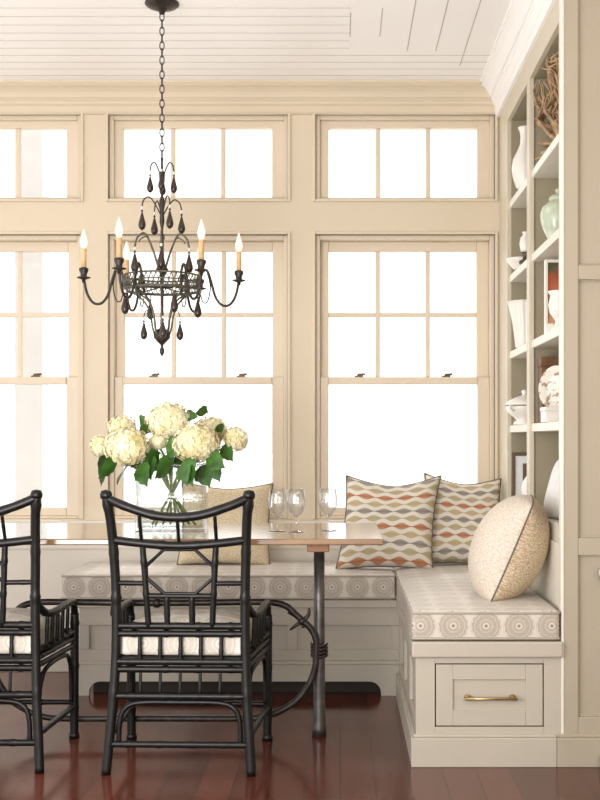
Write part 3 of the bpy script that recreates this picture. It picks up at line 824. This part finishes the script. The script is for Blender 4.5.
lathe(bm, [(0,cz(157)),(.006,cz(158)),(.004,cz(164)),(.005,cz(170)),(.012,cz(174)),(.011,cz(182)),(.005,cz(188)),(.005,cz(196)),(.011,cz(201)),(.008,cz(212)),(.010,cz(222)),(.005,cz(228)),(.005,cz(248)),(.009,cz(256)),(.011,cz(264)),(.024,cz(269)),(.026,cz(271)),(.008,cz(272)),(.0065,cz(300)),(.0065,cz(328)),
          (.024,cz(330)),(.034,cz(333)),(.032,cz(338)),(.018,cz(342)),(.006,cz(345)),(.005,cz(347)),(.010,cz(350)),(.009,cz(353)),(0,cz(357))], (0,0,0), 20)
CO('centre_column', bm, M['bronze'])
# one pendant, copied
def pendant_mesh():
    bm = NB(); lathe(bm, [(0,0),(.0012,0),(.0012,-.010),(.004,-.012),(.0045,-.015),(.002,-.018),(.004,-.024),(.008,-.040),(.0125,-.056),(.0135,-.066),(.010,-.076),(.004,-.081),(0,-.083)], (0,0,0), 14); return bm
proto = None
def pendant(r, ang, py, sc=1.0):
    global proto
    loc = Vector((r*math.cos(ang), r*math.sin(ang), cz(py)-ZC))
    if proto is None:
        proto = obj('pendant', pendant_mesh(), M['drop'], t, world=False, label='dark teardrop pendant')
        bm = NB(); lathe(bm, [(0,.004),(.004,.002),(.005,-.002),(.004,-.006),(0,-.008)], (0,0,-.002), 10); bd = obj('bead', bm, M['bead'], proto, world=False, label='clear bead')
        o = proto
    else:
        o = proto.copy(); COL.objects.link(o); o.parent = t
        b = proto.children[0].copy(); COL.objects.link(b); b.parent = o
    o.location = loc; o.scale = (sc,sc,sc)
D0 = math.radians(7.5)
def hook(r, ang, y0, ypk, yend, rad, r0=.006, mat='bronze', name='hook'):
    pts = [(r0,cz(y0)),(r*.25+r0*.75,cz(y0-(y0-ypk)*.55)),(r*.62,cz(ypk)),(r*.9,cz(ypk+(yend-ypk)*.3)),(r,cz(yend))]
    bm = NB(); tube(bm, spline([(p[0]*math.cos(ang),p[0]*math.sin(ang),p[1]) for p in pts],6), rad, 7); CO(name, bm, M[mat])
for k in range(4):
    a = math.radians(6)+k*PI/2; hook(.046, a, 178, 162.5, 171, .0028, r0=.004); pendant(.046, a, 172, 1.0)
for k in range(4):
    a = math.radians(30)+k*PI/2; hook(.082, a, 214, 198.5, 208, .0028, r0=.008); pendant(.082, a, 209, 1.1)
for k in range(4):
    a = math.radians(7)+k*PI/2; hook(.105, a, 270, 234, 247, .0042, r0=.012, mat='verdigris', name='scroll_arm')
    hook(.090, a+.12, 268, 238, 243, .0028, r0=.012, mat='verdigris', name='scroll_arm'); pendant(.105, a, 248, 1.2)
# gallery ring
RG = .148
bm = NB()
for py, r in ((276.5,.0038),(283,.0028),(290,.0058)):
    tube(bm, [(RG*math.cos(a),RG*math.sin(a),cz(py)) for a in [2*PI*q/48 for q in range(48)]], r, 7, closed=True)
for k in range(48):
    a0, a1 = 2*PI*k/48, 2*PI*(k+1)/48
    tube(bm, [(RG*math.cos(a0),RG*math.sin(a0),cz(290)),(RG*math.cos(a1),RG*math.sin(a1),cz(277))], .0021, 5)
    tube(bm, [(RG*math.cos(a1),RG*math.sin(a1),cz(290)),(RG*math.cos(a0),RG*math.sin(a0),cz(277))], .0016, 5)
CO('gallery_ring', bm, M['verdigris'], 'pierced greenish gallery ring')
for k in range(6):
    a = D0+k*PI/3; bm = NB()
    tube(bm, [(0,0,cz(287)),(RG*math.cos(a),RG*math.sin(a),cz(288))], .0028, 6); CO('spoke', bm, M['bronze'])
for k in range(8):
    a = D0+k*PI/4; bm = NB()
    pts = [(RG,cz(290)),(.125,cz(292.5)),(.088,cz(297)),(.058,cz(306)),(.043,cz(317)),(.037,cz(327)),(.030,cz(334))]
    tube(bm, spline([(p[0]*math.cos(a),p[0]*math.sin(a),p[1]) for p in pts],5), .0040, 7); CO('basket_rib', bm, M['verdigris'])
for k in range(4):
    a = math.radians(12)+k*PI/2; bm = NB()
    pts = [(.04,cz(322)),(.05,cz(312)),(.062,cz(311)),(.07,cz(317))]
    tube(bm, spline([(p[0]*math.cos(a),p[0]*math.sin(a),p[1]) for p in pts],5), .0022, 6); CO('hook', bm, M['bronze'])
    pendant(.07, a, 318, 1.05)
for k in range(4): pendant(RG, math.radians(27)+k*PI/2, 292, 1.15)
for k in range(6):
    a = D0+k*PI/3
    def pt(r, py): return (r*math.cos(a), r*math.sin(a), cz(py))
    bm = NB()
    pts = [pt(RG+.002,289),pt(.150,278),pt(.162,270),pt(.178,271),pt(.192,282),(pt(.208,296)),pt(.232,304),pt(.262,304),pt(.285,296),pt(.297,284),pt(.300,277)]
    tube(bm, spline(pts,6), .0052, 9); arm = CO('candle_arm', bm, M['bronze'])
    bm = NB(); x, y, _ = pt(.300,0); z0 = cz(281)
    lathe(bm, [(0,z0-.012),(.006,z0-.012),(.008,z0),(.026,z0+.006),(.027,z0+.009),(.012,z0+.012),(.013,z0+.024),(.018,z0+.034),(.018,z0+.044),(.013,z0+.046),(.0,z0+.046)], (x,y,0), 18)
    CO('candle_cup', bm, M['bronze'], parent=arm)
    bm = NB(); lathe(bm, [(0,z0+.040),(.0105,z0+.040),(.0105,z0+.118),(.009,z0+.120),(0,z0+.120)], (x,y,0), 14); CO('candle_sleeve', bm, M['candle'], 'tan candle sleeve', arm)
    bm = NB(); lathe(bm, [(0,z0+.118),(.008,z0+.120),(.014,z0+.135),(.0155,z0+.145),(.012,z0+.162),(.006,z0+.182),(.002,z0+.195),(0,z0+.197)], (x,y,0), 14); CO('flame_bulb', bm, M['bulb'], 'clear flame shaped bulb', arm)
    bm = NB()
    pts = [pt(.176,272), pt(.188,286), pt(.178,300), pt(.160,302), pt(.150,294)]
    tube(bm, spline(pts,6), .0024, 6); CO('scroll', bm, M['bronze'], parent=arm)

# ------------------------------------------------------------------ vase, hydrangeas, glasses
VYc = 4.36; vx = (172-VX)*VYc/F
t = thing('glass_vase', 'rectangular clear glass vase holding hydrangea stems on the table', 'vase', (vx,VYc,TZ))
def rrect(hw, hd, r, z, n=5):
    pts = []
    for sx_, sy_, a0 in ((1,1,0),(-1,1,90),(-1,-1,180),(1,-1,270)):
        for k in range(n+1):
            a = math.radians(a0+90*k/n); pts.append(Vector((sx_*(hw-r)+r*math.cos(a), sy_*(hd-r)+r*math.sin(a), z)))
    return pts
def loft(bm, rings, cap0=True, cap1=True):
    R = [[bm.verts.new(p) for p in r] for r in rings]; n = len(R[0])
    for A, B in zip(R, R[1:]):
        for k in range(n): f = bm.faces.new((A[k],A[(k+1)%n],B[(k+1)%n],B[k])); f.smooth = True
    if cap0: bm.faces.new(R[0][::-1])
    if cap1: bm.faces.new(R[-1])
HW, HD, VH = .130, .085, .250
bm = NB(); loft(bm, [rrect(HW,HD,.02,0), rrect(HW,HD,.02,VH), rrect(HW-.006,HD-.006,.015,VH), rrect(HW-.008,HD-.008,.013,.016)])
obj('vessel', bm, M['glass'], t, world=False)
bm = NB(); tube(bm, rrect(HW-.003,HD-.003,.018,VH), .0035, 6, closed=True); obj('rim', bm, M['crystal'], t, world=False)
bm = NB(); loft(bm, [rrect(HW-.010,HD-.010,.012,.018), rrect(HW-.010,HD-.010,.012,.075)]); obj('water', bm, M['water'], t, world=False)

def bloom_mesh(bm, c, r, seed, flat=.85):
    rnd = random.Random(seed); c = Vector(c)
    # inner core
    lathe(bm, [(r*.88*math.cos(q*PI/10-PI/2)*(0 if q in (0,10) else 1), r*.88*flat*math.sin(q*PI/10-PI/2)) for q in range(11)], c, 18)
    n = int(170*(r/.08)**1.6)+30
    for i in range(n):
        z = 1-2*(i+.5)/n; ph = i*2.39996+rnd.uniform(-.2,.2)
        d = Vector((math.sqrt(max(0,1-z*z))*math.cos(ph), math.sqrt(max(0,1-z*z))*math.sin(ph), z))
        rr = r*rnd.uniform(.90,1.04)
        pos = c+Vector((d.x*rr,d.y*rr,d.z*rr*flat))
        tx = d.orthogonal().normalized(); ty = d.cross(tx); rot = rnd.uniform(0,PI/2)
        s = rnd.uniform(.0095,.0125)
        for q in range(4):
            a = rot+q*PI/2; u = tx*math.cos(a)+ty*math.sin(a); v = tx*-math.sin(a)+ty*math.cos(a)
            lift = d*rnd.uniform(-.001,.004)
            vs = [bm.verts.new(p) for p in (pos, pos+u*s*.55+v*s*.48+lift*.5, pos+u*s*1.05+lift-d*.002, pos+u*s*.55-v*s*.48+lift*.5)]
            bm.faces.new(vs).smooth = False
def leaf_mesh(bm, base, direction, L, W, droop=.4, twist=0):
    base = Vector(base); d = Vector(direction).normalized()
    side = d.cross(Vector((0,0,1))).normalized()
    side = (Matrix.Rotation(twist,3,d) @ side); up = side.cross(d)
    n = 8; rows = []
    for i in range(n+1):
        k = i/n; w = W*math.sin(PI*min(1,k**.8))*(1-.25*k)
        c = base+d*L*k-Vector((0,0,1))*droop*L*k*k
        wob = .06*W*(-1)**i
        rows.append([bm.verts.new(c-side*(w+wob*(0<i<n))+up*.18*w), bm.verts.new(c), bm.verts.new(c+side*(w+wob*(0<i<n))+up*.18*w)])
    for A, B in zip(rows, rows[1:]):
        for k in range(2): bm.faces.new((A[k],A[k+1],B[k+1],B[k])).smooth = True
GH = 'white hydrangeas in the glass vase'
def hydrangea(px, py, dY, rpx, foot, label, leaves, seed, flat=.85):
    Y = VYc+dY; c = P(px, py, Y); r = rpx*Y/F
    base = Vector((vx+foot[0], VYc+foot[1], TZ+.022))
    t = thing('hydrangea', label, 'flower', tuple(base), group=GH)
    mouth = Vector((vx-foot[0]*.35+(c.x-vx)*.18, VYc-foot[1]*.3, TZ+VH))
    bm = NB(); tube(bm, spline([base, base.lerp(mouth,.55)+Vector((0,0,.0)), mouth, c-Vector((0,0,r*.3))], 6), .0042, 7); obj('stem', bm, M['stem'], t)
    bm = NB(); bloom_mesh(bm, c, r, seed, flat); obj('bloom', bm, M['petal'], t)
    for (lx, ly, dy, dx, dz, L, W, tw) in leaves:
        b = P(lx, ly, Y+dy); bm = NB(); leaf_mesh(bm, b, (dx, -.35, dz), L*1.12, W*1.38, .35, tw)
        # petiole back to the stem
        tube(bm, [b, b.lerp(mouth,.5)-Vector((0,0,.005)), mouth], .0016, 5)
        obj('leaf', bm, M['leaf'], t)
hydrangea(127, 447, -.06, 24, (.05,-.03), 'big white hydrangea low at the left front of the bouquet',
          [(118,462,-.03,-.6,-.3,.075,.034,1.0),(140,464,-.02,.3,-.5,.07,.034,1.2),(106,455,.0,-.2,-.9,.075,.03,1.3),(128,466,-.02,-.2,-.3,.07,.034,.7),(146,458,.0,.2,-.4,.07,.034,.8)], 1)
hydrangea(168, 421, 0.03, 23, (-.01,.03), 'large white hydrangea at the top centre of the bouquet',
          [(184,418,.0,.8,.35,.062,.026,.9),(152,432,-.02,-.5,.5,.06,.026,1.4),(170,450,-.04,.1,-.6,.075,.04,1.2),(154,446,.0,-.4,-.2,.075,.036,.8),(178,454,.02,.3,-.3,.075,.036,.7)], 2)
hydrangea(196, 443, -.07, 24, (-.06,-.02), 'big white hydrangea at the right front of the bouquet',
          [(184,460,-.03,.3,-.5,.08,.042,1.2),(206,458,-.02,.8,-.1,.075,.034,1.1),(212,462,0,.5,-.8,.06,.026,1.3),(172,462,-.02,-.5,-.3,.07,.035,1.2),(190,464,-.04,-.1,-.9,.06,.03,.8),(200,466,.02,.4,-.5,.07,.035,.9)], 3)
hydrangea(236, 439, .02, 12.5, (-.08,.03), 'small white hydrangea farthest right in the bouquet',
          [(222,432,.0,-.2,.6,.05,.02,1.3),(222,446,-.01,.5,-.4,.06,.026,1.2)], 4, 1.0)
hydrangea(211, 431, .08, 17, (-.04,.04), 'white hydrangea half hidden behind the right front bloom',
          [(208,412,.05,-.7,.2,.05,.02,1.2)], 5)
hydrangea(122, 428, .08, 15, (.06,.04), 'white hydrangea half hidden behind the big left bloom',
          [(140,424,.02,.4,.4,.055,.025,1.4)], 6)
hydrangea(100, 446, .02, 10, (.09,.0), 'small white hydrangea farthest left in the bouquet',
          [(108,458,-.02,-.2,-.8,.08,.032,1.3)], 7, 1.1)
hydrangea(158, 442, .0, 9, (.02,0), 'small greenish white hydrangea low in the middle of the bouquet',
          [(160,452,-.05,-.3,-.5,.08,.042,1.2),(166,446,-.04,.6,.0,.07,.035,1.3),(150,456,-.03,-.8,-.2,.07,.034,1.2)], 8)

def wine_glass(loc, label):
    t = thing('wine_glass', label, 'glass', loc, group='wine glasses on the table')
    bm = NB(); lathe(bm, [(0,.003),(.032,.003),(.033,.0015),(.032,0),(0,0)], (0,0,0), 28); obj('foot', bm, M['crystal'], t, world=False)
    bm = NB(); lathe(bm, [(.010,.003),(.005,.008),(.004,.03),(.005,.05),(.010,.056)], (0,0,0), 16); obj('stem', bm, M['crystal'], t, world=False)
    bm = NB(); lathe(bm, [(0,.054),(.012,.057),(.026,.072),(.034,.095),(.0355,.115),(.033,.14),(.030,.160),(.0292,.160),(.032,.14),(.0343,.115),(.033,.096),(.025,.074),(.011,.060),(0,.058)], (0,0,0), 32); obj('bowl', bm, M['crystal'], t, world=False)
    return t
Yg = 4.34
w0 = wine_glass(((277.5-VX)*Yg/F, Yg, TZ), 'clear stemmed wine glass, left one of the close pair')
dup(w0, ((296-VX)*(Yg-.03)/F, Yg-.03, TZ), label='clear stemmed wine glass, right one of the close pair')
dup(w0, ((328-VX)*(Yg+.02)/F, Yg+.02, TZ), label='clear stemmed wine glass standing apart near the table end')

# ------------------------------------------------------------------ things on the bookcase shelves
# coral branch
zA = SH['A']; rnd = random.Random(11)
bm = NB()
def grow(p, d, r, L, depth):
    pts = [p]; q = p.copy(); dd = d.copy()
    for k in range(6):
        dd = (dd+Vector((rnd.uniform(-.22,.22),rnd.uniform(-.28,.28),rnd.uniform(-.18,.22)))).normalized()
        nq = q+dd*L/6
        if nq.x < .774: dd.x = abs(dd.x); nq = q+dd*L/6
        if nq.z < zA+.02: dd.z = abs(dd.z); nq = q+dd*L/6
        if nq.z > 2.565 or nq.y > 4.64 or nq.y < 4.07: break
        q = nq; pts.append(q.copy())
    if len(pts) < 3: return
    sp_ = spline(pts,3); n_ = len(sp_)-1
    tube(bm, sp_, [r*(1-.6*k/n_) for k in range(n_+1)], 7)
    if depth:
        for k in range(1, len(pts)):
            nd = (dd+Vector((rnd.uniform(-.6,.6),rnd.uniform(-.9,.9),rnd.uniform(-.3,.6)))).normalized()
            grow(pts[k], nd, r*.66, L*.55, depth-1)
for d in ((-.12,.75,.25),(-.10,.62,.5),(-.15,.45,.75),(-.1,.25,.95),(-.05,-.1,1.0),(-.2,.6,.1),(.15,.3,.8)):
    grow(Vector((.845,4.33,zA+.014)), Vector(d).normalized(), .0115, .33, 2)
box(bm, .81, .88, 4.29, 4.37, zA, zA+.014)
tag(obj('coral_branch', bm, M['driftwood'], off=(.845,4.33,zA)), 'brown branching coral on the top shelf of the bookcase', 'coral')

def jar(name, label, cat, loc, prof, mat, seg=32, flute=0, famp=0, extra=None):
    t = thing(name, label, cat, loc)
    bm = NB(); lathe(bm, prof, (0,0,0), seg, flute=flute, famp=famp); obj('body', bm, mat, t, world=False)
    for nm, p2, m2 in (extra or []):
        bm = NB(); lathe(bm, p2, (0,0,0), seg); obj(nm, bm, m2, t, world=False)
    return t
Yj = 4.34
jar('ginger_jar', 'pale green round lidded jar on the second shelf of the bookcase', 'jar', ((558-VX)*Yj/F, Yj, SH['B']),
    [(0,0),(.036,0),(.04,.008),(.055,.04),(.066,.075),(.067,.10),(.058,.125),(.036,.142),(.030,.148),(0,.148)], M['celadon'],
    extra=[('lid', [(.0,.148),(.030,.146),(.034,.15),(.034,.158),(.024,.168),(.010,.172),(.006,.178),(.011,.186),(.008,.193),(0,.195)], M['celadon'])])
Yv = 5.0
jar('bottle_vase', 'white bottle vase with slim neck on the top shelf of the bookcase', 'vase', ((524.5-VX)*Yv/F, Yv, zA),
    [(0,0),(.034,0),(.038,.008),(.05,.045),(.056,.085),(.050,.125),(.032,.16),(.020,.19),(.017,.225),(.022,.25),(.029,.262),(.026,.266),(.015,.25),(.011,.22),(0,.2)], M['ceramic'])
Yv = 5.05
jar('fluted_vase', 'white fluted flaring vase on the third shelf near the window', 'vase', ((526-VX)*Yv/F, Yv, SH['C']),
    [(0,0),(.043,0),(.046,.006),(.050,.05),(.060,.12),(.074,.18),(.082,.203),(.078,.203),(.069,.178),(.055,.12),(.045,.05),(0,.012)], M['ceramic'], 64, 16, .035)
Yv = 5.0; tx = (524.5-VX)*Yv/F
t = thing('soup_tureen', 'white lidded soup tureen on the fourth shelf near the window', 'tureen', (tx, Yv, SH['D']))
bm = NB(); lathe(bm, [(0,0),(.05,0),(.046,.01),(.034,.02),(.05,.034),(.074,.055),(.083,.078),(.082,.083),(0,.083)]); obj('bowl', bm, M['ceramic'], t, world=False)
bm = NB(); lathe(bm, [(0,.083),(.085,.084),(.083,.092),(.064,.108),(.03,.122),(.014,.126),(.009,.132),(.014,.142),(.010,.15),(0,.152)]); obj('lid', bm, M['ceramic'], t, world=False)
for s in (-1,1):
    bm = NB(); tube(bm, spline([(s*.0,-.0,.0),(0,0,0)],2) if False else spline([(s*.055,-.056,.06),(s*.072,-.07,.068),(s*.074,-.07,.08),(s*.058,-.058,.08)],5), .005, 8); obj('handle', bm, M['ceramic'], t, world=False)
bm = NB(); tube(bm, [(.0842*math.cos(a),.0842*math.sin(a),.082) for a in [2*PI*q/40 for q in range(40)]], .002, 6, closed=True); obj('rim_band', bm, M['lock'], t, world=False, label='thin dark band at the rim')
# second shelf near the window
Yv = 4.93
t = jar('cruet', 'small white jar with a black foot on the second shelf near the window', 'jar', ((525.5-VX)*Yv/F, Yv, SH['B']),
    [(0,.05),(.018,.05),(.022,.062),(.026,.085),(.022,.112),(.012,.122),(.012,.132),(.016,.136),(0,.14)], M['ceramic'],
    extra=[('foot', [(0,0),(.028,0),(.028,.012),(.012,.02),(.012,.042),(.02,.05),(0,.052)], M['lock'])])
Yv = 5.08
jar('shallow_dish', 'shallow white dish on the second shelf near the window', 'dish', ((520-VX)*Yv/F, Yv, SH['B']),
    [(0,0),(.03,0),(.034,.006),(.055,.03),(.066,.045),(.062,.046),(.048,.03),(.028,.012),(0,.010)], M['ceramic'])
# third shelf, near compartment: framed print and urn
zC = SH['C']
fx = .835
t = thing('framed_print', 'white edged orange still life print standing on the third bookcase shelf', 'picture', (fx,4.50,zC))
bm = NB(); w = .13; h = .30; d = .012; b_ = .012
box(bm, -w, -w+b_, -d, d, 0, h); box(bm, w-b_, w, -d, d, 0, h); box(bm, -w+b_, w-b_, -d, d, 0, b_); box(bm, -w+b_, w-b_, -d, d, h-b_, h)
obj('frame', bm, M['shelf'], t, world=False, bev=.002)
bm = NB(); box(bm, -w+b_, w-b_, -.003, .006, b_, h-b_); obj('print', bm, M['picture'], t, world=False)
t.location.x = (544.5-VX)*4.5/F+w
Yv = 4.30
jar('footed_urn', 'white footed urn in front of the orange print on the bookcase', 'urn', ((559-VX)*Yv/F, Yv, zC),
    [(0,0),(.032,0),(.032,.012),(.018,.022),(.013,.038),(.02,.05),(.034,.07),(.040,.10),(.034,.125),(.032,.135),(.042,.15),(.040,.152),(.028,.136),(0,.12)], M['ceramic'])
bm = NB(); x = (548.5-VX)*4.40/F; box(bm, x-.014, x+.02, 4.385, 4.415, zC, zC+.04)
tag(obj('small_box', bm, M['ceramic'], bev=.003, off=(x,4.40,zC)), 'tiny white box at the foot of the orange print', 'box')
# fourth shelf, near compartment
zD = SH['D']
bx0 = (541-VX)*4.56/F
t = thing('wooden_box', 'upright brown wooden box behind the platter on the fourth shelf', 'box', (bx0+.10,4.59,zD))
bm = NB(); box(bm, bx0, bx0+.2, 4.55, 4.63, zD, zD+.225); obj('case', bm, M['redwood'], t, bev=.003)
bm = NB(); box(bm, bx0-.004, bx0+.204, 4.545, 4.635, zD+.225, zD+.262); obj('lid', bm, M['redwood'], t, bev=.004)
t = thing('white_box', 'small lidded white box at the front of the fourth bookcase shelf', 'box', ((552-VX)*4.36/F,4.36,zD))
x = t.location.x
bm = NB(); box(bm, x-.034, x+.05, 4.31, 4.41, zD, zD+.042); obj('case', bm, M['ceramic'], t, bev=.003)
bm = NB(); box(bm, x-.037, x+.053, 4.307, 4.413, zD+.042, zD+.058); obj('lid', bm, M['ceramic'], t, bev=.003)
t = thing('oval_platter', 'oval white platter with brown pattern propped on a stand on the fourth shelf', 'platter', ((556-VX)*4.46/F,4.46,zD))
bm = NB()
prof = [(0,.006),(.4,.005),(.66,.0),(.74,-.006),(.97,-.016),(1.0,-.017),(.98,-.012),(.74,.002),(.66,.010),(0,.012)]
lathe(bm, prof, (0,0,0), 40)
for v in bm.verts: v.co = Vector((v.co.x*.068, v.co.z*1.0, v.co.y*.085))
mt = Matrix.Translation((0,-.01,.135)) @ Matrix.Rotation(math.radians(-35),4,'Z') @ Matrix.Rotation(math.radians(-10),4,'X')
bmesh.ops.transform(bm, matrix=mt, verts=bm.verts)
obj('dish', bm, M['platter'], t, world=False)
bm = NB()
for s in (-.045,.035):
    tube(bm, spline([(s,-.05,0),(s,-.025,.045),(s,.02,.05),(s,.035,.13),(s,.05,0)],5), .004, 7)
tube(bm, [(-.045,.02,.05),(.035,.02,.05)], .004, 7)
obj('stand', bm, M['lock'], t, world=False, label='dark wire plate stand')
# lowest shelf, far compartment
zE = SH['E']; Yv = 5.16
t = thing('framed_print', 'brown framed print with a wide white mat on the lowest shelf by the window', 'picture', (.87,Yv,zE))
x = (511.5-VX)*Yv/F; w = .24; h = .245
bm = NB()
box(bm, x, x+.016, Yv-.01, Yv+.01, zE, zE+h); box(bm, x+w-.016, x+w, Yv-.01, Yv+.01, zE, zE+h); box(bm, x+.016, x+w-.016, Yv-.01, Yv+.01, zE, zE+.016); box(bm, x+.016, x+w-.016, Yv-.01, Yv+.01, zE+h-.016, zE+h)
obj('frame', bm, M['frame_b'], t, bev=.002)
bm = NB(); box(bm, x+.016, x+w-.016, Yv-.003, Yv+.006, zE+.016, zE+h-.016); obj('mat_board', bm, M['linen'], t)
bm = NB(); box(bm, x+.05, x+w-.05, Yv-.005, Yv-.002, zE+.05, zE+h-.05); obj('print', bm, M['frame_b'], t)
Yv = 4.86
jar('round_vase', 'white round vase on the lowest shelf beside the brown framed print', 'vase', ((532-VX)*Yv/F, Yv, zE),
    [(0,0),(.03,0),(.034,.006),(.044,.05),(.046,.09),(.038,.125),(.022,.15),(.018,.17),(.024,.182),(.02,.184),(.012,.165),(0,.15)], M['ceramic'])

# ------------------------------------------------------------------ light, world, camera
w = bpy.data.worlds.new('world'); scene.world = w; w.use_nodes = True
bg = w.node_tree.nodes['Background']
bg.inputs[0].default_value = (1.0,.975,.94,1); bg.inputs[1].default_value = 1.9
def area(name, loc, target, size, sy, power, col):
    L = bpy.data.lights.new(name, 'AREA'); L.shape = 'RECTANGLE'; L.size = size; L.size_y = sy; L.energy = power; L.color = col
    o = bpy.data.objects.new(name, L); COL.objects.link(o); o.location = loc
    d = Vector(target)-Vector(loc); o.rotation_euler = d.to_track_quat('-Z','Y').to_euler()
    return o
area('room_fill', (-1.4,-1.2,1.9), (-.2,5,1.2), 2.0, 1.6, 40, (1,.96,.91))  # unseen fill light added behind the camera to brighten the room
area('ceiling_fill', (-1.0,2.2,.9), (-.5,4.3,2.9), 1.0, 1.0, 42, (1,.975,.95))  # unseen light added to brighten the ceiling and upper walls
sun = bpy.data.lights.new('sun', 'SUN'); sun.energy = 1.6; sun.angle = math.radians(12); sun.color = (1,.96,.9)
so = bpy.data.objects.new('sun', sun); COL.objects.link(so); so.rotation_euler = (math.radians(-50), math.radians(8), 0)

cam = bpy.data.cameras.new('camera'); cam.lens = 36*F/800; cam.sensor_width = 36; cam.sensor_fit = 'AUTO'
cam.shift_x = -(VX-300)/800; cam.shift_y = (VY-400)/800; cam.clip_end = 100
co = bpy.data.objects.new('camera', cam); COL.objects.link(co); co.location = (0,0,CH); co.rotation_euler = (PI/2,0,0)
scene.camera = co
scene.view_settings.view_transform = 'Standard'
scene.view_settings.look = 'None'
scene.view_settings.exposure = 0.0
